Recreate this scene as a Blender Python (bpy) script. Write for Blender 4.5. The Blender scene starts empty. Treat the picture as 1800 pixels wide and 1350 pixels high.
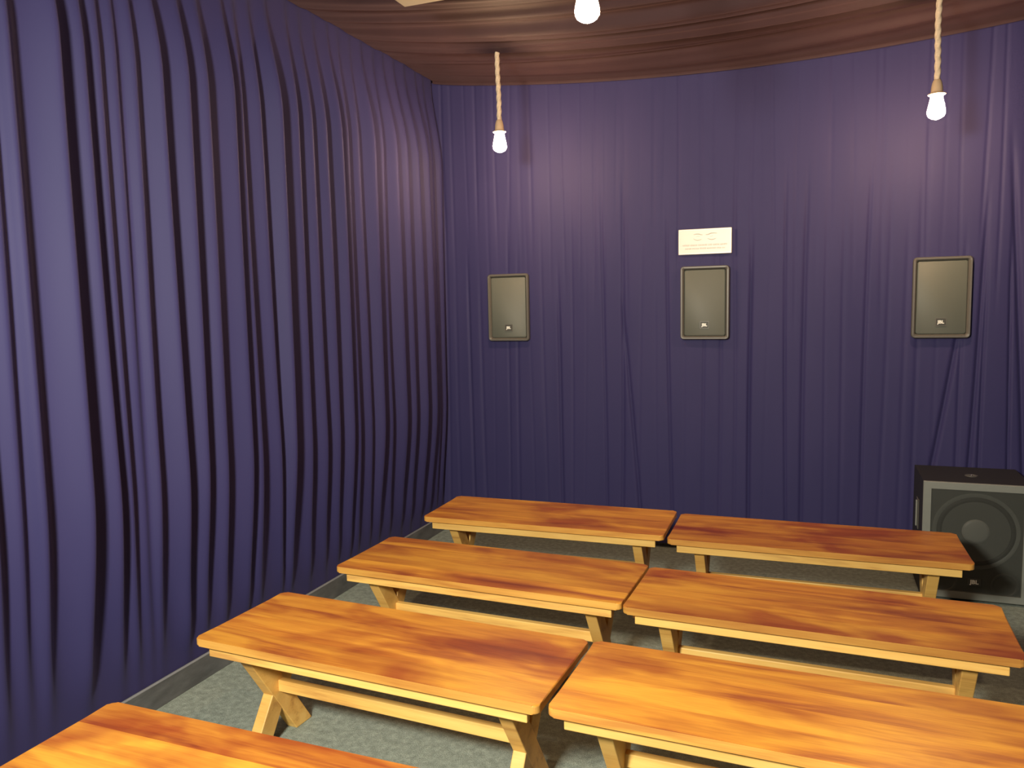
import bpy, bmesh, math, random
from mathutils import Vector, Matrix

random.seed(7)
S = bpy.context.scene
C = S.collection

# ------------------------------------------------------------------ camera
F_PX = 1380.6
YAW, PITCH, ROLL = 0.37210, 0.10362, -0.02195
CAM = Vector((2.4012, 0.0, 1.5621))
cd = bpy.data.cameras.new('camera')
cd.sensor_fit = 'HORIZONTAL'
cd.sensor_width = 36.0
cd.lens = F_PX / 1800 * 36.0
cd.clip_start = 0.02
cam = bpy.data.objects.new('camera', cd)
C.objects.link(cam)
_f = Vector((-math.sin(YAW) * math.cos(PITCH), math.cos(YAW) * math.cos(PITCH), -math.sin(PITCH)))
_r = Vector((math.cos(YAW), math.sin(YAW), 0))
_u = _r.cross(_f)
_r2 = math.cos(ROLL) * _r + math.sin(ROLL) * _u
_u2 = -math.sin(ROLL) * _r + math.cos(ROLL) * _u
M = Matrix.Identity(4)
for i in range(3):
    M[i][0], M[i][1], M[i][2], M[i][3] = _r2[i], _u2[i], -_f[i], CAM[i]
cam.matrix_world = M
S.camera = cam

# ------------------------------------------------------------------ world, exposure
w = bpy.data.worlds.new('World')
S.world = w
w.use_nodes = True
w.node_tree.nodes['Background'].inputs[0].default_value = (0.02, 0.02, 0.025, 1)
w.node_tree.nodes['Background'].inputs[1].default_value = 0.2
vs = S.view_settings
vs.view_transform = 'Standard'
vs.look = 'None'
vs.gamma = 1.0
vs.use_curve_mapping = False
vs.exposure = 0.2
BULB_STRENGTH = 500.0
BULB_COLOR = (1.0, 0.64, 0.36)
FLOOD_POWER = 600.0          # the lamp itself is built near the end of the script
FLOOD_COLOR = (1.0, 0.95, 0.80)
FLOOD_POS = Vector((1.40, -0.30, 2.10))
FLOOD_AIM = Vector((1.62, 3.2, 1.00))

# room numbers (metres): left curtain at x=0, back curtain at y=YW, floor z=0
YW = 4.825
XR = 3.95
HC = 3.03
YF = -2.6


# ------------------------------------------------------------------ helpers
def obj(name, me, mat=None, parent=None, loc=None, rot=None):
    if isinstance(me, bmesh.types.BMesh):
        m = bpy.data.meshes.new(name)
        bmesh.ops.recalc_face_normals(me, faces=me.faces)
        me.to_mesh(m)
        me.free()
        me = m
    o = bpy.data.objects.new(name, me)
    C.objects.link(o)
    if mat is not None and len(me.materials) == 0:
        me.materials.append(mat)
    if parent is not None:
        o.parent = parent
    if loc is not None:
        o.location = loc
    if rot is not None:
        o.rotation_euler = rot
    return o


def tag(o, label=None, cat=None, group=None, kind=None):
    if label:
        o['label'] = label
    if cat:
        o['category'] = cat
    if group:
        o['group'] = group
    if kind:
        o['kind'] = kind
    return o


def empty(name, loc, rz=0.0):
    o = bpy.data.objects.new(name, None)
    o.empty_display_size = 0.1
    C.objects.link(o)
    o.location = loc
    o.rotation_euler = (0, 0, rz)
    return o


def smooth(o, angle=None):
    me = o.data
    for p in me.polygons:
        p.use_smooth = True
    if angle is not None:
        bm = bmesh.new()
        bm.from_mesh(me)
        for e in bm.edges:
            if len(e.link_faces) == 2 and e.calc_face_angle(0) > math.radians(angle):
                e.smooth = False
        bm.to_mesh(me)
        bm.free()
    return o


def box(x0, x1, y0, y1, z0, z1, bev=0.0, seg=2, bm=None):
    own = bm is None
    b = bmesh.new() if (own or bev) else bm
    vs_ = [b.verts.new((x, y, z)) for z in (z0, z1) for (x, y) in ((x0, y0), (x1, y0), (x1, y1), (x0, y1))]
    for f in ((0, 3, 2, 1), (4, 5, 6, 7), (0, 1, 5, 4), (1, 2, 6, 5), (2, 3, 7, 6), (3, 0, 4, 7)):
        b.faces.new([vs_[i] for i in f])
    if bev:
        bmesh.ops.bevel(b, geom=list(b.edges), offset=bev, segments=seg, affect='EDGES', profile=0.5)
        if not own:
            t = bpy.data.meshes.new('t')
            b.to_mesh(t)
            bm.from_mesh(t)
            bpy.data.meshes.remove(t)
            b.free()
            return bm
    return b


def prism(outline, a0, a1, axis='z', bm=None):
    """extrude a 2D outline along axis. x: (y,z), y: (x,z), z: (x,y)"""
    b = bm or bmesh.new()

    def P(p, a):
        return {'z': (p[0], p[1], a), 'x': (a, p[0], p[1]), 'y': (p[0], a, p[1])}[axis]
    A = [b.verts.new(P(p, a0)) for p in outline]
    B = [b.verts.new(P(p, a1)) for p in outline]
    n = len(outline)
    b.faces.new(A[::-1])
    b.faces.new(B)
    for i in range(n):
        b.faces.new((A[i], A[(i + 1) % n], B[(i + 1) % n], B[i]))
    return b


def rrect(cx, cy, hw, hh, r, n=5):
    pts = []
    for (sx, sy, a0) in ((1, 1, 0), (-1, 1, 90), (-1, -1, 180), (1, -1, 270)):
        for k in range(n + 1):
            a = math.radians(a0 + 90 * k / n)
            pts.append((cx + sx * (hw - r) + r * math.cos(a), cy + sy * (hh - r) + r * math.sin(a)))
    return pts


def ring_loft(loops, bm=None, cap0=False, cap1=False):
    """loops: list of equally long closed point loops"""
    b = bm or bmesh.new()
    L = [[b.verts.new(p) for p in lp] for lp in loops]
    n = len(L[0])
    for i in range(len(L) - 1):
        for k in range(n):
            b.faces.new((L[i][k], L[i][(k + 1) % n], L[i + 1][(k + 1) % n], L[i + 1][k]))
    if cap0:
        b.faces.new(L[0][::-1])
    if cap1:
        b.faces.new(L[-1])
    return b


def lathe(profile, n=24, axis='z', c=(0, 0, 0), bm=None, caps=(True, True)):
    """profile: list of (radius, height)"""
    loops = []
    for r, h in profile:
        lp = []
        for k in range(n):
            a = 2 * math.pi * k / n
            u, v = r * math.cos(a), r * math.sin(a)
            p = (u, v, h) if axis == 'z' else (u, h, v)
            lp.append((p[0] + c[0], p[1] + c[1], p[2] + c[2]))
        loops.append(lp)
    return ring_loft(loops, bm, caps[0], caps[1])


# ------------------------------------------------------------------ materials
def new_mat(name):
    m = bpy.data.materials.new(name)
    m.use_nodes = True
    nt = m.node_tree
    return m, nt, nt.nodes['Principled BSDF'], nt.nodes.new, nt.links.new


def setp(p, **k):
    names = {'color': 'Base Color', 'rough': 'Roughness', 'spec': 'Specular IOR Level', 'metal': 'Metallic',
             'coat': 'Coat Weight', 'coat_rough': 'Coat Roughness', 'sheen': 'Sheen Weight',
             'sheen_rough': 'Sheen Roughness', 'sheen_tint': 'Sheen Tint'}
    for a, v in k.items():
        if isinstance(v, tuple) and len(v) == 3:
            v = (*v, 1)
        p.inputs[names[a]].default_value = v


def ramp(nt, stops, fac):
    r = nt.nodes.new('ShaderNodeValToRGB')
    el = r.color_ramp.elements
    while len(el) < len(stops):
        el.new(0.5)
    for e, (pos, col) in zip(el, stops):
        e.position = pos
        e.color = (*col, 1)
    nt.links.new(fac, r.inputs[0])
    return r.outputs[0]


def noise(nt, vec, scale, detail=3, rough=0.5, dist=0.0):
    n = nt.nodes.new('ShaderNodeTexNoise')
    n.inputs['Scale'].default_value = scale
    n.inputs['Detail'].default_value = detail
    n.inputs['Roughness'].default_value = rough
    n.inputs['Distortion'].default_value = dist
    if vec is not None:
        nt.links.new(vec, n.inputs['Vector'])
    return n.outputs['Fac']


def mapping(nt, vec, scale=(1, 1, 1), loc=(0, 0, 0)):
    m = nt.nodes.new('ShaderNodeMapping')
    m.inputs['Scale'].default_value = scale
    m.inputs['Location'].default_value = loc
    nt.links.new(vec, m.inputs['Vector'])
    return m.outputs[0]


def mixc(nt, fac, a, b, blend='MIX'):
    m = nt.nodes.new('ShaderNodeMix')
    m.data_type = 'RGBA'
    m.blend_type = blend
    for sock, v in ((m.inputs[0], fac), (m.inputs[6], a), (m.inputs[7], b)):
        if isinstance(v, (int, float)):
            sock.default_value = v
        elif isinstance(v, tuple):
            sock.default_value = (*v, 1)
        else:
            nt.links.new(v, sock)
    return m.outputs[2]


def mathn(nt, op, a, b=None, clamp=False):
    m = nt.nodes.new('ShaderNodeMath')
    m.operation = op
    m.use_clamp = clamp
    for i, v in enumerate((a, b)):
        if v is None:
            continue
        if isinstance(v, (int, float)):
            m.inputs[i].default_value = v
        else:
            nt.links.new(v, m.inputs[i])
    return m.outputs[0]


def bump(nt, p, height, strength=0.2, dist=0.01):
    b = nt.nodes.new('ShaderNodeBump')
    b.inputs['Strength'].default_value = strength
    b.inputs['Distance'].default_value = dist
    nt.links.new(height, b.inputs['Height'])
    nt.links.new(b.outputs[0], p.inputs['Normal'])


def fabric(name, col, col2, rough=0.62, spec=0.2, sheen=0.08, sheen_tint=(0.6, 0.6, 1.0)):
    m, nt, p, N, K = new_mat(name)
    g = N('ShaderNodeNewGeometry')
    n = noise(nt, mapping(nt, g.outputs['Position'], (3, 3, 0.8)), 2.0, 3)
    K(mixc(nt, n, col, col2), p.inputs['Base Color'])
    weave = noise(nt, g.outputs['Position'], 700, 1)
    bump(nt, p, weave, 0.08, 0.001)
    setp(p, rough=rough, spec=spec, sheen=sheen, sheen_rough=0.45, sheen_tint=sheen_tint)
    return m


MAT = {}
MAT['curtain'] = fabric('navy_curtain_cloth', (0.028, 0.026, 0.093), (0.038, 0.033, 0.108))
MAT['drape'] = fabric('plum_ceiling_cloth', (0.036, 0.019, 0.023), (0.056, 0.029, 0.034), 0.7, 0.25, 0.08, (0.8, 0.5, 0.5))


def wood(name, light, mid, dark, blotch, blotch_amount, rough, coat, grain=1.0):
    m, nt, p, N, K = new_mat(name)
    tc = N('ShaderNodeTexCoord')
    oi = N('ShaderNodeObjectInfo')
    geo = N('ShaderNodeNewGeometry')
    off = N('ShaderNodeVectorMath')
    off.operation = 'MULTIPLY_ADD'
    comb = N('ShaderNodeCombineXYZ')
    for i in range(3):
        K(oi.outputs['Random'], comb.inputs[i])
    K(comb.outputs[0], off.inputs[0])
    off.inputs[1].default_value = (13.1, 7.7, 5.3)
    K(tc.outputs['Object'], off.inputs[2])
    v = off.outputs[0]
    bands = noise(nt, mapping(nt, v, (0.9, 7.5, 7.5)), 1.6, 3.5, 0.55, 0.8)
    fine = noise(nt, mapping(nt, v, (4, 90, 90)), 2.2, 4, 0.6, 0.3)
    big = noise(nt, mapping(nt, geo.outputs['Position'], (1.0, 2.2, 2.2)), 2.1, 3, 0.55, 0.4)
    f = mathn(nt, 'ADD', mathn(nt, 'MULTIPLY', bands, 0.75), mathn(nt, 'MULTIPLY', fine, 0.25 * grain))
    col = ramp(nt, [(0.33, dark), (0.46, mid), (0.62, light)], f)
    bl = N('ShaderNodeValToRGB')
    bl.color_ramp.elements[0].position = 0.46
    bl.color_ramp.elements[1].position = 0.66
    K(big, bl.inputs[0])
    at = N('ShaderNodeAttribute')
    at.attribute_type = 'OBJECT'
    at.attribute_name = 'stain'
    amt = mathn(nt, 'MULTIPLY', bl.outputs[0], blotch_amount)
    amt = mathn(nt, 'ADD', amt, at.outputs['Fac'], True)
    col = mixc(nt, amt, col, mixc(nt, 1.0, col, blotch, 'MULTIPLY'))
    # plank to plank tone
    tone = mathn(nt, 'ADD', mathn(nt, 'MULTIPLY', oi.outputs['Random'], 0.22), 0.89)
    hs = N('ShaderNodeHueSaturation')
    K(tone, hs.inputs['Value'])
    K(col, hs.inputs['Color'])
    K(hs.outputs[0], p.inputs['Base Color'])
    bump(nt, p, fine, 0.05, 0.001)
    setp(p, rough=rough, spec=0.4, coat=coat, coat_rough=0.28)
    return m


MAT['top'] = wood('varnished_amber_wood', (0.78, 0.375, 0.040), (0.58, 0.220, 0.024), (0.35, 0.092, 0.020),
                  (0.52, 0.29, 0.42), 0.95, 0.42, 0.4)
MAT['edge'] = wood('pale_amber_board_edge', (0.74, 0.40, 0.085), (0.62, 0.31, 0.06), (0.48, 0.20, 0.04), (0.7, 0.5, 0.5), 0.4, 0.45, 0.3)
MAT['pine'] = wood('pale_pine', (0.86, 0.56, 0.17), (0.78, 0.47, 0.125), (0.55, 0.29, 0.08), (0.85, 0.7, 0.6), 0.4, 0.5, 0.1)

m, nt, p, N, K = new_mat('grey_carpet')
g = N('ShaderNodeNewGeometry')
n1 = noise(nt, g.outputs['Position'], 260, 3, 0.7)
n2 = noise(nt, g.outputs['Position'], 38, 4, 0.6)
f = mathn(nt, 'ADD', mathn(nt, 'MULTIPLY', n1, 0.6), mathn(nt, 'MULTIPLY', n2, 0.4))
K(ramp(nt, [(0.3, (0.13, 0.155, 0.132)), (0.5, (0.28, 0.328, 0.286)), (0.7, (0.50, 0.56, 0.50))], f), p.inputs['Base Color'])
bump(nt, p, f, 0.8, 0.012)
setp(p, rough=0.95, spec=0.1)
MAT['carpet'] = m

m, nt, p, N, K = new_mat('dark_grey_skirting')
g = N('ShaderNodeNewGeometry')
n2 = noise(nt, mapping(nt, g.outputs['Position'], (6, 2, 6)), 3, 4, 0.6)
K(ramp(nt, [(0.35, (0.075, 0.078, 0.082)), (0.7, (0.14, 0.145, 0.15))], n2), p.inputs['Base Color'])
setp(p, rough=0.45, spec=0.5)
MAT['skirting'] = m


def plain(name, col, rough=0.5, spec=0.5, metal=0.0, coat=0.0, var=0.08, scale=40):
    m, nt, p, N, K = new_mat(name)
    tc = N('ShaderNodeTexCoord')
    n = noise(nt, tc.outputs['Object'], scale, 3)
    a = tuple(c * (1 - var) for c in col)
    b = tuple(min(1, c * (1 + var)) for c in col)
    K(mixc(nt, n, a, b), p.inputs['Base Color'])
    setp(p, rough=rough, spec=spec, metal=metal, coat=coat)
    return m


MAT['skirting_edge'] = plain('pale_skirting_edge', (0.26, 0.27, 0.28), 0.35)
MAT['wall'] = plain('dark_wall_paint', (0.05, 0.05, 0.09), 0.9, 0.2)
MAT['plastic'] = plain('charcoal_plastic', (0.105, 0.100, 0.088), 0.42, 0.5, var=0.04)
MAT['grille'] = plain('grey_speaker_grille', (0.102, 0.112, 0.094), 0.55, 0.45, var=0.05, scale=900)
MAT['cabinet'] = plain('black_textured_cabinet', (0.022, 0.021, 0.020), 0.6, 0.4, var=0.2, scale=300)
MAT['cone'] = plain('dark_grey_cone', (0.12, 0.125, 0.112), 0.5, 0.5)
MAT['cap'] = plain('grey_dust_cap', (0.34, 0.35, 0.32), 0.45, 0.5)
MAT['baffle'] = plain('dark_baffle', (0.085, 0.09, 0.08), 0.6, 0.4)
MAT['frame'] = plain('grey_cabinet_front', (0.20, 0.212, 0.19), 0.5, 0.5)
MAT['badge'] = plain('dark_badge', (0.045, 0.046, 0.040), 0.5)
MAT['white'] = plain('white_print', (0.85, 0.86, 0.80), 0.4, var=0.02)
MAT['sign'] = plain('cream_white_acrylic', (0.60, 0.56, 0.49), 0.35, 0.5, var=0.03, scale=12)
MAT['sign_edge'] = plain('pale_sign_edge', (0.68, 0.65, 0.60), 0.3, var=0.02)
MAT['print'] = plain('faint_grey_print', (0.36, 0.34, 0.29), 0.6, var=0.1)
MAT['chrome'] = plain('bright_metal', (0.75, 0.75, 0.73), 0.25, 0.5, 1.0, var=0.02)
MAT['rope'] = plain('beige_hemp_rope', (0.66, 0.52, 0.36), 0.85, 0.2, var=0.3, scale=120)
MAT['socket'] = plain('tan_lamp_socket', (0.52, 0.36, 0.22), 0.6, 0.4, var=0.06)
MAT['beige'] = plain('beige_enamel', (0.50, 0.44, 0.31), 0.5, 0.4, var=0.04)

m = bpy.data.materials.new('glowing_bulb_glass')
m.use_nodes = True
nt = m.node_tree
nt.nodes.clear()
out = nt.nodes.new('ShaderNodeOutputMaterial')
em = nt.nodes.new('ShaderNodeEmission')
em.inputs[0].default_value = (*BULB_COLOR, 1)
em.inputs[1].default_value = BULB_STRENGTH
nt.links.new(em.outputs[0], out.inputs[0])
MAT['bulb'] = m

# see-through perforated steel of the subwoofer grille
m, nt, p, N, K = new_mat('perforated_black_grille')
setp(p, color=(0.058, 0.062, 0.054), rough=0.5, spec=0.5)
tr = N('ShaderNodeBsdfTransparent')
mx = N('ShaderNodeMixShader')
mx.inputs[0].default_value = 0.35
K(tr.outputs[0], mx.inputs[1])
K(p.outputs[0], mx.inputs[2])
K(mx.outputs[0], nt.nodes['Material Output'].inputs[0])
MAT['mesh_grille'] = m


# ------------------------------------------------------------------ room shell
def structure(name, bm, mat):
    o = obj(name, bm, mat)
    o['kind'] = 'structure'
    return o


structure('floor', box(-0.10, XR + 0.10, YF - 0.1, 5.25, -0.10, 0.0), MAT['carpet'])
structure('ceiling', box(-0.10, XR + 0.10, YF - 0.1, 5.25, 3.16, 3.26), MAT['wall'])
structure('wall_left', box(-0.16, -0.045, YF - 0.1, 5.25, 0.0, 3.16), MAT['wall'])
structure('wall_right', box(XR + 0.045, XR + 0.16, YF - 0.1, 5.25, 0.0, 3.16), MAT['wall'])
structure('wall_back', box(-0.045, XR + 0.045, 5.12, 5.24, 0.0, 3.16), MAT['wall'])
structure('wall_front', box(-0.045, XR + 0.045, YF - 0.1, YF, 0.0, 3.16), MAT['wall'])

bb = structure('baseboard_left', box(-0.045, 0.006, YF, YW + 0.01, 0.0, 0.101, 0.0015), MAT['skirting'])
obj('top_edge', box(-0.006, 0.007, YF, YW + 0.01, 0.101, 0.1035), MAT['skirting_edge'], bb)
bb = structure('baseboard_back', box(0.02, XR - 0.02, YW + 0.045, YW + 0.07, 0.0, 0.101, 0.0015), MAT['skirting'])
obj('top_edge', box(0.02, XR - 0.02, YW + 0.043, YW + 0.06, 0.101, 0.1045), MAT['skirting_edge'], bb)


def sstep(a, b, x):
    t = max(0.0, min(1.0, (x - a) / (b - a)))
    return t * t * (3 - 2 * t)


# ------------------------------------------------------------------ left curtain (deep pleats)
RIDGES = [1.735, 1.792, 1.951, 2.083, 2.162, 2.234, 2.287, 2.409, 2.531, 2.645, 2.799, 2.881, 3.016, 3.104, 3.265,
          3.384, 3.5, 3.627, 3.711, 3.833, 3.937, 4.065, 4.187, 4.314, 4.448, 4.589, 4.695, 4.79]


def pleated(ridges, y_start, y_end, seed, z0, z1, nz=44, dy=0.0075):
    rng = random.Random(seed)
    r = list(ridges)
    while r[0] > y_start - 0.3:
        r.insert(0, r[0] - rng.uniform(0.085, 0.15))
    while r[-1] < y_end + 0.3:
        r.append(r[-1] + rng.uniform(0.085, 0.15))
    n = len(r)
    ph = [(rng.uniform(0, 6.28), rng.uniform(0, 6.28)) for _ in r]
    lean = [rng.uniform(-0.012, 0.012) for _ in r]
    amp = [rng.uniform(0.8, 1.15) for _ in r]
    wid = [rng.uniform(0.85, 1.1) for _ in r]
    low = [rng.uniform(0.5, 1.0) for _ in r]
    ny = int((y_end - y_start) / dy) + 1
    verts, faces = [], []
    for j in range(nz + 1):
        t = j / nz
        z = z0 + (z1 - z0) * t
        pos = []
        for i in range(n):
            s = (0.0045 * math.sin(1.3 * z + ph[i][0]) + 0.002 * math.sin(2.9 * z + ph[i][1]) + lean[i] * (z - 1.5))
            pos.append(r[i] + s)
        bottom = sstep(0.08, 0.95, z)
        top = 1 - sstep(2.45, 3.04, z)
        k = 0
        for i in range(ny):
            y = y_start + (y_end - y_start) * i / (ny - 1)
            while k < n - 2 and y > pos[k + 1]:
                k += 1
            q0, q1 = max(1, min(n - 2, k)), max(1, min(n - 2, k + 1))
            x = 0.0
            for q in (q0, q1):
                gap = (pos[q + 1] - pos[q]) if y > pos[q] else (pos[q] - pos[q - 1])
                near = y < pos[q]
                u = abs(y - pos[q]) / (max(0.04, gap) * (0.92 if near else 0.42) * wid[q] * (0.60 + 0.40 * bottom))
                if u < 1:
                    a = 0.80 * min(0.125, (pos[q + 1] - pos[q - 1]) * 0.5) * amp[q]
                    a *= (low[q] * (1 - bottom) * 0.32 * sstep(0.10, 0.30, z) + bottom) * (0.10 + 0.90 * top)
                    x = max(x, a * ((1 - u) ** 1.7 if near else (0.5 + 0.5 * math.cos(math.pi * u))))
            x += sstep(0.1, 0.6, z) * (1 - sstep(2.5, 3.0, z)) * (0.004 * math.sin(7 * y + 1.1 * z) + 0.002 * math.sin(23 * y - 0.7 * z))
            verts.append((x - 0.014, y, z))
    for j in range(nz):
        for i in range(ny - 1):
            a = j * ny + i
            faces.append((a, a + 1, a + ny + 1, a + ny))
    return verts, faces


def relax(verts, ny, rounds=5):
    """soften the pleats along the cloth"""
    for _ in range(rounds):
        new = []
        for k, v in enumerate(verts):
            i = k % ny
            if 0 < i < ny - 1:
                new.append(((verts[k - 1][0] + 2 * v[0] + verts[k + 1][0]) / 4, v[1], v[2]))
            else:
                new.append(v)
        verts = new
    return verts


def cloth(name, verts, faces, mat):
    me = bpy.data.meshes.new(name)
    me.from_pydata(verts, [], faces)
    me.materials.append(mat)
    for pl in me.polygons:
        pl.use_smooth = True
    o = bpy.data.objects.new(name, me)
    C.objects.link(o)
    return o


y0, y1 = YF + 0.02, YW + 0.004
v, f = pleated(RIDGES, y0, y1, 3, 0.100, 3.10)
v = relax(v, int((y1 - y0) / 0.0075) + 1)
tag(cloth('curtain', v, f, MAT['curtain']), 'deeply pleated navy curtain covering the left wall down to the grey skirting', 'curtain')

v, f = pleated([1.0, 1.12], y0, y1, 11, 0.06, 3.10, 24, 0.012)
v = [(XR - x, y, z) for (x, y, z) in relax(v, int((y1 - y0) / 0.012) + 1)]
tag(cloth('curtain', v, f, MAT['curtain']), 'pleated navy curtain covering the right wall past the floor subwoofer', 'curtain')

# ------------------------------------------------------------------ back curtain (stretched, narrow creases)
SPK = [(0.5075, 1.528), (1.768, 1.534), (3.022, 1.537)]
SW, SH = 0.286, 0.438
LOW = [0.045, 0.118, 0.215, 0.30, 0.385, 0.496, 0.565, 0.645, 0.742, 0.844, 0.93, 1.019, 1.142, 1.262, 1.378, 1.47, 1.554, 1.641, 1.76,
       1.86, 1.94, 2.033, 2.13, 2.23, 2.33, 2.446, 2.536, 2.654, 2.755, 2.85, 2.911, 3.008, 3.131, 3.238, 3.356, 3.46, 3.55, 3.66, 3.75, 3.86]
TOP = [0.06, 0.13, 0.232, 0.30, 0.372, 0.44, 0.51, 0.60, 0.683, 0.79, 0.889, 0.98, 1.071, 1.14, 1.213, 1.29, 1.37, 1.44, 1.506, 1.60, 1.68, 1.754, 1.835, 1.93,
       2.024, 2.10, 2.163, 2.269, 2.379, 2.475, 2.575, 2.688, 2.73, 2.84, 2.949, 3.03, 3.107, 3.19, 3.274, 3.40, 3.52, 3.61, 3.70, 3.85]
STRONG = {0.844: 1.9, 1.142: 1.3, 2.033: 2.6, 2.23: 1.6, 2.33: 1.8, 0.215: 1.3, 3.356: 2.6, 3.131: 1.2, 1.262: 1.5, 3.238: 1.8, 2.654: 1.5, 1.554: 1.4}
rng = random.Random(5)
creases = []
for lst, zlo, zhi in ((LOW, -1.0, rng.uniform(1.7, 2.1)), (TOP, 1.75, 9.0)):
    for x in lst:
        creases.append((x, STRONG.get(x, rng.uniform(0.15, 0.75)), rng.uniform(0.006, 0.011), rng.uniform(-0.018, 0.018),
                        zlo + rng.uniform(-0.35, 0.35), zhi + rng.uniform(-0.35, 0.35), rng.uniform(0, 6.28)))
# slanted pulls: beside the middle (x~1.3) and above the subwoofer
creases.append((1.285, 2.2, 0.009, -0.085, -1.0, 1.45, 0.0))
creases.append((3.085, 2.8, 0.011, 0.14, -1.0, 1.45, 0.0))
creases.append((3.20, 2.4, 0.010, 0.035, -1.0, 1.9, 0.0))
creases.append((3.40, 2.6, 0.012, -0.06, -1.0, 2.2, 0.0))


def back_depth(x, z, live):
    d = 0.0
    for (cx, s, wd, sl, zl, zh, ph) in live:
        c = cx + sl * (z - 1.2) + 0.006 * math.sin(1.7 * z + ph)
        u = (x - c) / wd
        if abs(u) < 3:
            e = sstep(zl - 0.25, zl + 0.25, z) * (1 - sstep(zh - 0.3, zh + 0.3, z))
            d += 0.0062 * s * e * math.exp(-u * u)
    d += 0.004 * math.sin(7.0 * x + 0.5 * z) + 0.0014 * math.sin(17 * x - 0.9 * z + 1) + 0.0006 * math.sin(41 * x + 0.6 * z)
    return d


nx, nz = 660, 92
xa, xb = -0.03, XR + 0.02
za, zb = 0.03, 3.02
live_at = []
for i in range(nx + 1):
    x = xa + (xb - xa) * i / nx
    live_at.append([c for c in creases if abs(c[0] - x) < 0.30])
verts, faces = [], []
for j in range(nz + 1):
    z = za + (zb - za) * j / nz
    for i in range(nx + 1):
        x = xa + (xb - xa) * i / nx
        verts.append((x, YW + 0.016 + back_depth(x, z, live_at[i]), z))
for j in range(nz):
    zc = za + (zb - za) * (j + 0.5) / nz
    for i in range(nx):
        xc = xa + (xb - xa) * (i + 0.5) / nx
        if any(abs(xc - sx) < SW / 2 - 0.025 and abs(zc - sz) < SH / 2 - 0.035 for sx, sz in SPK):
            continue
        a = j * (nx + 1) + i
        faces.append((a, a + 1, a + nx + 2, a + nx + 1))
tag(cloth('curtain', verts, faces, MAT['curtain']), 'smooth navy purple curtain stretched across the back wall behind three wall speakers', 'curtain')


# ------------------------------------------------------------------ draped ceiling cloth
def drape_z(x, y, folds=True):
    t = max(0.0, min(1.0, x / XR))
    s = math.sin(math.pi * t) ** 0.8 if 0 < t < 1 else 0.0
    z = HC - 0.147 * s
    if folds:
        q = 0.10 + 0.90 * s
        w1 = y * 1.0 + 0.05 * math.sin(1.3 * x + 0.8 * y)
        z += q * (0.020 * math.sin(2 * math.pi * w1 / 0.23 + 0.6 * math.sin(2.1 * y))
                  + 0.010 * math.sin(2 * math.pi * w1 / 0.095 + 1.7 * math.sin(1.1 * y + 0.3 * x))
                  + 0.022 * math.sin(2 * math.pi * y / 0.71 + 0.9))
        # a flat hem strip along the back curtain
        e = sstep(4.45, 4.78, y)
        z = z * (1 - e) + e * (HC - 0.147 * s - 0.004)
    return z


nx, ny = 56, 620
verts, faces = [], []
yd0, yd1 = YF + 0.02, YW - 0.012
for j in range(ny + 1):
    y = yd0 + (yd1 - yd0) * j / ny
    for i in range(nx + 1):
        x = 0.005 + (XR - 0.01) * i / nx
        verts.append((x, y, drape_z(x, y)))
for i in range(nx + 1):                      # hem turned down a little at the back curtain
    x = 0.005 + (XR - 0.01) * i / nx
    verts.append((x, yd1 + 0.004, drape_z(x, yd1) - 0.018))
for j in range(ny + 1):
    for i in range(nx):
        a = j * (nx + 1) + i
        faces.append((a, a + 1, a + nx + 2, a + nx + 1))
tag(cloth('ceiling_drape', verts, faces, MAT['drape']), 'dark plum cloth hanging in sagging folds under the ceiling', 'drape')

# ------------------------------------------------------------------ benches
BL, BW, BH = 1.260, 0.4607, 0.450
TOP_T = 0.027
NP = 4
_pl = BW / NP


def plank_mesh(kind):
    """kind: 'front' (outer edge at -y), 'back' (outer edge at +y), 'mid'"""
    hx, hy = BL / 2, _pl / 2 - 0.0002
    r = 0.020
    pts = []
    if kind == 'mid':
        pts = [(-hx, -hy), (hx, -hy), (hx, hy), (-hx, hy)]
    else:
        s = -1 if kind == 'front' else 1
        for k in range(6):
            a = math.radians(90 * k / 5)
            pts.append((hx - r + r * math.cos(a), s * (hy - r + r * math.sin(a))))
        for k in range(6):
            a = math.radians(90 + 90 * k / 5)
            pts.append((-hx + r + r * math.cos(a), s * (hy - r + r * math.sin(a))))
        pts += [(-hx, -s * hy), (hx, -s * hy)]
        if s < 0:
            pts = pts[::-1]
    b = prism(pts, -TOP_T, 0.0)
    b.edges.ensure_lookup_table()
    sel = []
    for e in b.edges:
        v1, v2 = e.verts
        if abs(v1.co.z - v2.co.z) > 1e-6:
            continue
        inner = False
        if kind == 'mid':
            inner = abs(v1.co.y - v2.co.y) < 1e-6
        elif kind == 'front':
            inner = v1.co.y > hy - 1e-5 and v2.co.y > hy - 1e-5
        else:
            inner = v1.co.y < -hy + 1e-5 and v2.co.y < -hy + 1e-5
        if not inner:
            sel.append(e)
    bmesh.ops.bevel(b, geom=sel, offset=0.005, segments=3, affect='EDGES', profile=0.5)
    bmesh.ops.recalc_face_normals(b, faces=b.faces)
    me = bpy.data.meshes.new('plank')
    b.to_mesh(me)
    b.free()
    me.materials.append(MAT['top'])
    me.materials.append(MAT['edge'])
    for pl in me.polygons:
        outer = abs(pl.center.x) > hx - 0.022 or (kind == 'front' and pl.center.y < -hy + 0.01) or (kind == 'back' and pl.center.y > hy - 0.01)
        pl.material_index = 1 if abs(pl.normal.z) < 0.6 and outer else 0
    return me


PLANK = {k: plank_mesh(k) for k in ('front', 'mid', 'back')}


def mesh_of(b, name, mat):
    bmesh.ops.recalc_face_normals(b, faces=b.faces)
    me = bpy.data.meshes.new(name)
    b.to_mesh(me)
    b.free()
    me.materials.append(mat)
    return me


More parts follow.
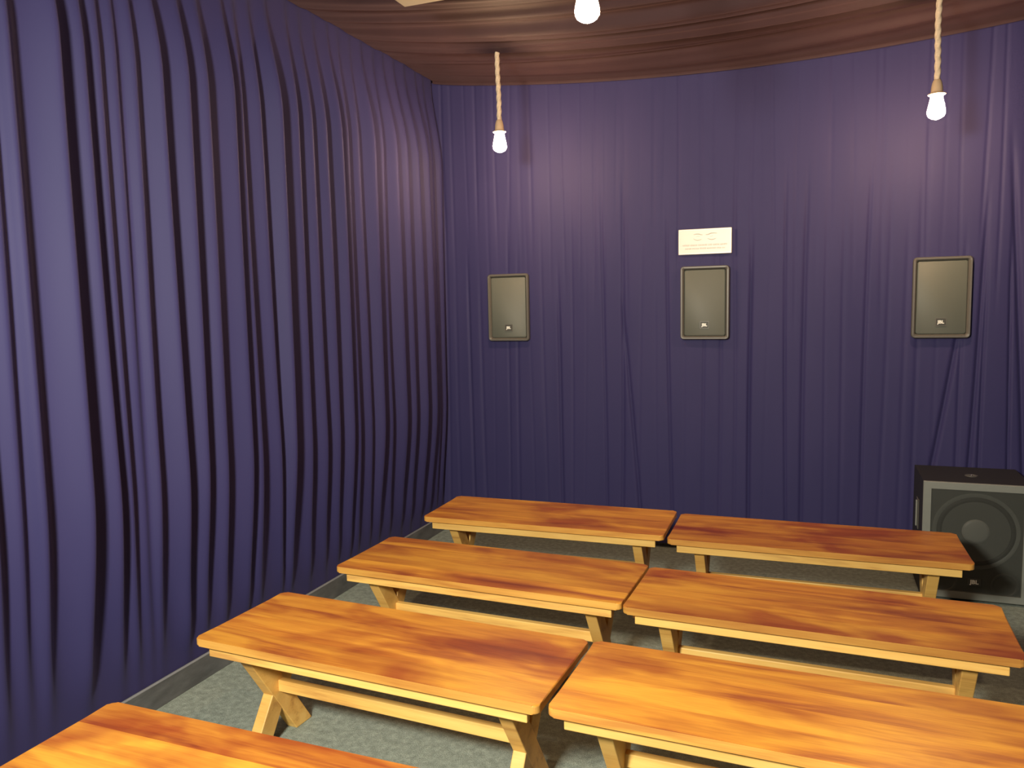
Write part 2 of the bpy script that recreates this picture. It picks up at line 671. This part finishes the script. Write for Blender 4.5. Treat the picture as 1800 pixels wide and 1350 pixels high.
RAIL_Z1 = BH - TOP_T - 0.003
RAIL_Z0 = RAIL_Z1 - 0.038
_rl = BL / 2 - 0.042
RAIL = mesh_of(box(-_rl, _rl, -0.011, 0.011, -0.019, 0.019, 0.003), 'rail', MAT['pine'])
LEG_X = BL / 2 - 0.140
BATTEN = mesh_of(box(-0.026, 0.026, -BW / 2 + 0.050, BW / 2 - 0.050, -0.012, 0.012, 0.002), 'batten', MAT['pine'])
FOOT, HEAD = 0.118, 0.135
LEG_TOP = RAIL_Z1 - 0.024


def leg_mesh(s, th):
    """leg from the head at y=-s*HEAD down to the foot at y=+s*FOOT"""
    half = 0.044
    o = [(s * FOOT - half, 0.0), (s * FOOT + half, 0.0), (-s * HEAD + half, LEG_TOP), (-s * HEAD - half, LEG_TOP)]
    b = prism(o, -th / 2, th / 2, 'x')
    bmesh.ops.bevel(b, geom=list(b.edges), offset=0.003, segments=2, affect='EDGES', profile=0.5)
    return mesh_of(b, 'leg', MAT['pine'])


LEGM = {1: leg_mesh(1, 0.046), -1: leg_mesh(-1, 0.0445)}
CROSS = LEG_TOP * FOOT / (FOOT + HEAD)
STRETCH = mesh_of(box(-LEG_X + 0.022, LEG_X - 0.022, -0.014, 0.014, 0.001, 0.044, 0.003), 'stretcher', MAT['pine'])


def bench(xf, yf, th, label, stain, stains4):
    u = Vector((math.cos(th), math.sin(th), 0))
    v = Vector((-math.sin(th), math.cos(th), 0))
    c = Vector((xf, yf, 0)) + u * BL / 2 + v * BW / 2
    t = empty('bench', c, th)
    tag(t, label, 'bench', 'wooden benches in two columns')
    for k in range(NP):
        kind = 'front' if k == 0 else ('back' if k == NP - 1 else 'mid')
        o = obj('plank', PLANK[kind], None, t, (0, -BW / 2 + _pl * (k + 0.5), BH))
        o['stain'] = stain + stains4[k]
    for s in (-1, 1):
        o = obj('rail', RAIL, None, t, (0, s * (BW / 2 - 0.033), (RAIL_Z0 + RAIL_Z1) / 2))
        o['stain'] = 0.0
    for s in (-1, 1):
        o = obj('batten', BATTEN, None, t, (s * LEG_X, 0, RAIL_Z1 - 0.012))
        o['stain'] = 0.5
        for d in (1, -1):
            o = obj('leg', LEGM[d], None, t, (s * LEG_X, 0, 0))
            o['stain'] = 0.15
    o = obj('stretcher', STRETCH, None, t, (0, 0, CROSS))
    o['stain'] = 0.0
    return t


BENCHES = [
    (0.4784, 3.5925, 0.0216, 'reddish bench in the row nearest the back curtain, left column', 0.03, (0.05, -.05, .05, 0.0)),
    (1.7618, 3.5776, 0.0134, 'darkest reddish bench in the row nearest the back curtain, beside the subwoofer', 0.28, (0.0, .1, -.05, .05)),
    (0.4836, 2.7715, -0.0284, 'brown amber bench second from the back curtain, left column', 0.05, (-.05, .05, 0.0, .05)),
    (1.7533, 2.7115, -0.0263, 'amber bench second from the back curtain, right column, cut by the photo edge', 0.10, (-.05, .05, -.03, .05)),
    (0.4402, 1.9951, -0.0438, 'orange bench beside the navy curtain showing its crossed left legs and carpet', 0.22, (-.05, 0.0, .05, .05)),
    (1.7224, 1.9458, -0.0287, 'large golden bench at the lower right of the photo', -0.25, (-.1, 0.0, 0.0, 0.0)),
    (0.5347, 1.1182, 0.0, 'golden bench at the bottom left of the photo, only its top showing', 0.08, (-.15, -.1, -.1, .35)),
]
for b_ in BENCHES:
    bench(*b_)


# ------------------------------------------------------------------ lettering helper
def text_mesh(body, size, depth):
    cu = bpy.data.curves.new('lettering', 'FONT')
    cu.body = body
    cu.size = size
    cu.extrude = depth
    cu.offset = size * 0.035
    cu.align_x = 'CENTER'
    cu.align_y = 'CENTER'
    cu.resolution_u = 2
    to = bpy.data.objects.new('lettering', cu)
    C.objects.link(to)
    dg = bpy.context.evaluated_depsgraph_get()
    me = bpy.data.meshes.new_from_object(to.evaluated_get(dg))
    bpy.data.objects.remove(to)
    bpy.data.curves.remove(cu)
    return me


BADGE_TXT = text_mesh('JBL', 0.0235, 0.0006)
BADGE_TXT.materials.clear()
BADGE_TXT.materials.append(MAT['white'])


# ------------------------------------------------------------------ wall speakers
def frame_loops(hw, hh, r, spec):
    """spec: list of (inset, y)"""
    return [[(x, y, z) for (x, z) in rrect(0, 0, hw - ins, hh - ins, max(0.002, r - ins * 0.6))] for ins, y in spec]


def wall_speaker(x, z, label):
    t = empty('wall_speaker', (x, YW, z))
    tag(t, label, 'speaker', 'speakers set into the back curtain')
    hw, hh = SW / 2, SH / 2
    body = obj('cabinet', box(-0.085, 0.085, 0.010, 0.270, -0.155, 0.155, 0.004), MAT['cabinet'], t)
    fr = obj('frame', ring_loft(frame_loops(hw, hh, 0.020, [(0.004, 0.014), (0.0, 0.008), (0.0, -0.012), (0.004, -0.018),
                                                           (0.012, -0.018), (0.018, -0.010), (0.022, 0.000), (0.024, 0.010)])),
             MAT['plastic'], t)
    smooth(fr, 50)
    g = obj('grille', ring_loft(frame_loops(hw - 0.0225, hh - 0.0225, 0.012, [(0.0, 0.008), (0.0, -0.004), (0.003, -0.0065)]),
                                None, True, True), MAT['grille'], t)
    smooth(g, 60)
    bz = -hh + 0.087
    bd = obj('badge', box(-0.021, 0.021, -0.0105, -0.006, bz - 0.0165, bz + 0.0165, 0.001), MAT['badge'], t)
    rim = ring_loft([[(px, yy, pz + bz) for px, pz in rrect(0, 0, a, b2, 0.002, 2)] for a, b2, yy in
                     ((0.0265, 0.0225, -0.007), (0.0265, 0.0225, -0.0115), (0.0225, 0.0185, -0.0115), (0.0225, 0.0185, -0.007))])
    obj('badge_rim', rim, MAT['plastic'], bd)
    o = obj('lettering', BADGE_TXT, None, bd, (0.0, -0.0110, bz), (math.pi / 2, 0, 0))
    return t


wall_speaker(*SPK[0], 'grey wall speaker nearest the left corner, under the left hanging bulb')
wall_speaker(*SPK[1], 'grey wall speaker directly under the white sign')
wall_speaker(*SPK[2], 'grey wall speaker on the right, above the floor subwoofer')

# ------------------------------------------------------------------ white sign above the middle speaker
sx0, sx1, sz0, sz1 = 1.612, 1.922, 1.822, 1.972
scx, scz = (sx0 + sx1) / 2, (sz0 + sz1) / 2
t = empty('wall_sign', (scx, YW + 0.004, scz))
tag(t, 'white rectangular sign with faint grey print above the middle speaker', 'sign')
hw, hh = (sx1 - sx0) / 2, (sz1 - sz0) / 2
obj('plate', ring_loft([[(px, yy, pz) for px, pz in rrect(0, 0, hw - i_, hh - i_, 0.004, 3)] for i_, yy in
                        ((0.001, 0.006), (0.0, 0.005), (0.0, -0.003), (0.002, -0.005))], None, True, True), MAT['sign'], t)
obj('rim', ring_loft([[(px, yy, pz) for px, pz in rrect(0, 0, hw - i_, hh - i_, 0.003, 3)] for i_, yy in
                      ((0.0035, -0.0045), (0.0035, -0.0066), (0.0075, -0.0066), (0.0075, -0.0045))]), MAT['sign_edge'], t)


def stroke(bm, pts, widths, y=-0.0056):
    L = []
    for k, (px, pz) in enumerate(pts):
        a = pts[max(0, k - 1)]
        b_ = pts[min(len(pts) - 1, k + 1)]
        d = Vector((b_[0] - a[0], b_[1] - a[1]))
        d.normalize()
        n_ = Vector((-d.y, d.x)) * widths[k]
        L.append((bm.verts.new((px + n_.x, y, pz + n_.y)), bm.verts.new((px - n_.x, y, pz - n_.y))))
    for k in range(len(L) - 1):
        bm.faces.new((L[k][0], L[k + 1][0], L[k + 1][1], L[k][1]))


def zc(px, py):
    """zoomed photo crop coordinates of the sign -> plate coordinates"""
    tx = (px - 180) / (1600 - 180)
    ytop = 245 - 80 * tx
    ybot = 915 - 75 * tx
    return ((tx - 0.5) * 2 * hw, (0.5 - (py - ytop) / (ybot - ytop)) * 2 * hh)


b = bmesh.new()
for arc, wmax in (([(590, 372), (660, 350), (730, 350), (790, 368), (835, 372)], 0.0022), ([(660, 418), (710, 405), (760, 418)], 0.0008),
                  ([(585, 475), (640, 508), (700, 518), (760, 505), (805, 488)], 0.0018), ([(915, 365), (980, 358), (1050, 326), (1130, 318), (1215, 325)], 0.0024),
                  ([(1030, 412), (1080, 402), (1110, 385)], 0.0008), ([(960, 462), (1020, 484), (1080, 492), (1140, 478), (1190, 455)], 0.0020)):
    P_ = [zc(*q) for q in arc]
    n_ = len(P_)
    stroke(b, P_, [wmax * (0.3 + 0.7 * math.sin(math.pi * (k + 0.5) / n_)) for k in range(n_)])
obj('emblem', b, MAT['print'], t)
for (xs, xe, py, hpx) in ((300, 1480, 665, 44), (365, 1430, 755, 40)):
    b = bmesh.new()
    rg = random.Random(int(xs))
    x = xs
    while x < xe - 20:
        wlen = rg.choice((90, 130, 180, 240))
        we = min(x + wlen, xe)
        while x < we - 12:
            lw = rg.uniform(12, 22)
            tx = (x - 180) / 1420
            slope = -75 * (tx - 0.08)
            xm = x + lw / 2
            a1 = zc(xm, py + slope - hpx / 2)
            a2 = zc(xm, py + slope + hpx / 2)
            stroke(b, [a1, a2], [lw * 0.26 * 2 * hw / 1420] * 2)
            if rg.random() < 0.6:
                ym = py + slope + rg.choice((-0.5, 0, 0.5)) * hpx * 0.85
                stroke(b, [zc(x, ym), zc(x + lw, ym)], [0.0007] * 2)
            x += lw + 8
        x += 18
    obj('print_line', b, MAT['print'], t)

# ------------------------------------------------------------------ subwoofer on the floor at the right
SBX0, SBX1, SBY0, SBY1, SBH = 2.918, 3.400, 4.41, 4.825, 0.612
t = empty('subwoofer', ((SBX0 + SBX1) / 2, SBY0, 0))
tag(t, 'black floor subwoofer standing on the carpet by the back curtain', 'subwoofer')
hw = (SBX1 - SBX0) / 2
dp = SBY1 - SBY0
z0 = 0.012
obj('cabinet', ring_loft([[(-hw, y, z0), (hw, y, z0), (hw, y, SBH), (-hw, y, SBH)] for y in (dp, 0.016)] +
                         [[(-hw + i_, y, z0 + i_), (hw - i_, y, z0 + i_), (hw - i_, y, SBH - i_), (-hw + i_, y, SBH - i_)] for i_, y in
                          ((0.002, 0.014),)], None, True, True), MAT['cabinet'], t)
for fx in (-1, 1):
    for fy in (0.05, dp - 0.05):
        obj('rubber_foot', lathe([(0.018, 0.0), (0.02, 0.004), (0.02, 0.0125)], 14, c=(fx * (hw - 0.06), fy, 0)), MAT['cabinet'], t)


def sq(hx, z0_, z1_, y):
    return [(-hx, y, z0_), (hx, y, z0_), (hx, y, z1_), (-hx, y, z1_)]


fb = ring_loft([sq(hw, z0, SBH, 0.016), sq(hw, z0, SBH, 0.003), sq(hw - 0.003, z0 + 0.003, SBH - 0.003, 0.0),
                sq(hw - 0.036, z0 + 0.036, SBH - 0.036, 0.0), sq(hw - 0.038, z0 + 0.038, SBH - 0.038, 0.012)])
obj('front_frame', fb, MAT['frame'], t)
obj('baffle', box(-hw + 0.03, hw - 0.03, 0.0135, 0.0158, z0 + 0.03, SBH - 0.03), MAT['baffle'], t)
WCX, WCZ, WR = 0.0, 0.365, 0.178
wf = obj('woofer', lathe([(WR + 0.018, 0.0135), (WR + 0.016, 0.0095), (WR, 0.0090), (WR - 0.004, 0.0125)], 48, 'y', (WCX, 0, WCZ), caps=(False, False)), MAT['frame'], t)
smooth(wf, 50)
smooth(obj('surround', lathe([(WR, 0.0128), (WR - 0.006, 0.0085), (WR - 0.014, 0.0065), (WR - 0.022, 0.0085), (WR - 0.026, 0.0129)], 48, 'y', (WCX, 0, WCZ), caps=(False, False)),
           MAT['cabinet'], wf))
smooth(obj('cone', lathe([(WR - 0.026, 0.0080), (0.120, 0.0095), (0.090, 0.0110), (0.060, 0.0128)], 48, 'y', (WCX, 0, WCZ), caps=(False, False)), MAT['cone'], wf))
smooth(obj('dust_cap', lathe([(0.062, 0.0128), (0.058, 0.0085), (0.048, 0.0058), (0.030, 0.0038), (0.012, 0.0030), (0.001, 0.0029)], 40, 'y', (WCX, 0, WCZ), caps=(False, True)),
           MAT['cap'], wf))
for sxn in (-1, 1):
    smooth(obj('port', lathe([(0.062, 0.0134), (0.062, 0.0095), (0.056, 0.0085), (0.050, 0.0105), (0.048, 0.0133)], 32, 'y', (sxn * 0.135, 0, 0.098), caps=(False, True)),
               MAT['cone'], t), 50)
obj('grille', box(-hw + 0.037, hw - 0.037, 0.0008, 0.0018, z0 + 0.037, SBH - 0.037), MAT['mesh_grille'], t)
bd = obj('badge', box(-0.030, 0.030, -0.002, 0.001, 0.088, 0.126, 0.0008), MAT['badge'], t)
o = obj('lettering', BADGE_TXT, None, bd, (0.0, -0.0026, 0.107), (math.pi / 2, 0, 0))
o.scale = (1.2, 1.2, 1)
# side handle and pole cup
hb = bmesh.new()
box(-hw - 0.004, -hw, 0.155, 0.245, 0.315, 0.475, 0.002, 1, hb)
h = obj('handle', hb, MAT['plastic'], t)
obj('handle_grip', box(-hw - 0.012, -hw - 0.004, 0.190, 0.208, 0.325, 0.465, 0.003), MAT['frame'], h)
pc = obj('pole_cup', lathe([(0.030, SBH), (0.030, SBH + 0.003), (0.020, SBH + 0.004), (0.0185, SBH + 0.0005)], 24, c=(0.0, 0.19, 0), caps=(False, True)), MAT['plastic'], t)
obj('screw', lathe([(0.006, SBH + 0.0005), (0.006, SBH + 0.005), (0.003, SBH + 0.007)], 12, c=(0.0, 0.19, 0)), MAT['chrome'], pc)


# ------------------------------------------------------------------ hanging bulbs on ropes
def bulb_mesh():
    pr = [(0.0235, 0.0), (0.0250, -0.010), (0.0275, -0.028), (0.0320, -0.050), (0.0362, -0.068), (0.0378, -0.080),
          (0.0365, -0.091), (0.0305, -0.101), (0.0200, -0.108), (0.0095, -0.1125), (0.003, -0.114)]
    return mesh_of(lathe(pr, 20), 'bulb', MAT['bulb'])


BULB = bulb_mesh()
for pl in BULB.polygons:
    pl.use_smooth = True


def rope_mesh(length, bend, seed):
    n, seg = 18, int(length / 0.006)
    R0 = 0.0125
    loops = []
    for k in range(seg + 1):
        zz = length * k / seg
        s = zz / length
        cx = bend * math.sin(s * math.pi * 1.5 + seed) * s
        cy = bend * 0.6 * math.sin(s * math.pi * 2.1 + 2 * seed) * s
        lp = []
        for q in range(n):
            a = 2 * math.pi * q / n
            r = R0 * (1 + 0.13 * math.cos(3 * a - zz * 2 * math.pi / 0.045 * 1.0))
            lp.append((cx + r * math.cos(a), cy + r * math.sin(a), zz))
        loops.append(lp)
    return mesh_of(ring_loft(loops, None, True, True), 'rope', MAT['rope'])


SOCK = mesh_of(lathe([(0.012, 0.062), (0.016, 0.058), (0.0205, 0.046), (0.0235, 0.030), (0.0250, 0.010), (0.0255, 0.004), (0.030, 0.002), (0.0368, -0.001),
                      (0.0375, -0.004), (0.0350, -0.006), (0.027, -0.0045), (0.0245, -0.0010)], 24), 'socket', MAT['socket'])
for pl in SOCK.polygons:
    pl.use_smooth = True


def pendant(x, y, z_wide, bend, seed, label, group):
    """z_wide: height of the widest part of the bulb"""
    base = z_wide + 0.080
    t = empty('hanging_bulb', (x, y, base))
    tag(t, label, 'bulb', group)
    obj('bulb', BULB, None, t)
    obj('socket', SOCK, None, t)
    ro = obj('rope', rope_mesh(drape_z(x, y) - base - 0.055 + 0.025, bend, seed), None, t, (0, 0, 0.055))
    for pl in ro.data.polygons:
        pl.use_smooth = True


G = 'rope pendant bulbs'
pendant(0.752, 4.12, 2.418, 0.006, 1.0, 'glowing bulb on a rope near the left back corner', G)
pendant(2.885, 4.12, 2.378, 0.006, 2.3, 'glowing bulb on a rope at the upper right, above the right speaker', G)
pendant(1.735, 2.40, 2.432, 0.004, 0.4, 'glowing bulb cut by the top edge of the photo', G)

# ------------------------------------------------------------------ floodlight hung above the camera, aimed down at the benches
d_ = (FLOOD_AIM - FLOOD_POS).normalized()
q_ = d_.to_track_quat('-Z', 'Y')
t = empty('floodlight', FLOOD_POS)
tag(t, 'black round floodlight hung from the ceiling cloth out of view, aimed at the benches', 'lamp')
t.rotation_mode = 'QUATERNION'
hd = lathe([(0.040, 0.150), (0.100, 0.140), (0.165, 0.105), (0.205, 0.055), (0.222, 0.0), (0.214, -0.008), (0.206, 0.0), (0.190, 0.045)], 36, caps=(True, False))
head = obj('head', hd, MAT['cabinet'], t)
smooth(head, 40)
head.rotation_mode = 'QUATERNION'
head.rotation_quaternion = q_
br = bmesh.new()
box(-0.238, -0.228, -0.012, 0.012, -0.015, 0.17, 0, 1, br)
box(0.228, 0.238, -0.012, 0.012, -0.015, 0.17, 0, 1, br)
box(-0.238, 0.238, -0.012, 0.012, 0.17, 0.178, 0, 1, br)
obj('bracket', br, MAT['cabinet'], t)
obj('stem', lathe([(0.010, 0.178), (0.010, drape_z(FLOOD_POS.x, FLOOD_POS.y) - FLOOD_POS.z + 0.03)], 12), MAT['cabinet'], t)
ld = bpy.data.lights.new('flood_lamp', 'SPOT')
ld.energy = FLOOD_POWER
ld.color = FLOOD_COLOR
ld.spot_size = math.radians(135)
ld.spot_blend = 0.9
ld.shadow_soft_size = 0.20
lo = bpy.data.objects.new('flood_lamp', ld)
C.objects.link(lo)
lo.parent = head
lo.location = (0, 0, -0.02)

# ------------------------------------------------------------------ beige box under the ceiling cloth (top edge of the photo)
BXX, BXY, BXZ = 0.775, 3.04, 2.80
t = empty('ceiling_box', (BXX, BXY, BXZ))
tag(t, 'beige flat box under the ceiling cloth at the top edge of the photo', 'box')
obj('housing', box(0.0, 0.56, -0.42, 0.0, 0.012, 0.16, 0.006), MAT['beige'], t)
obj('bottom_panel', box(-0.008, 0.568, -0.428, 0.008, 0.0, 0.012, 0.003), MAT['beige'], t)
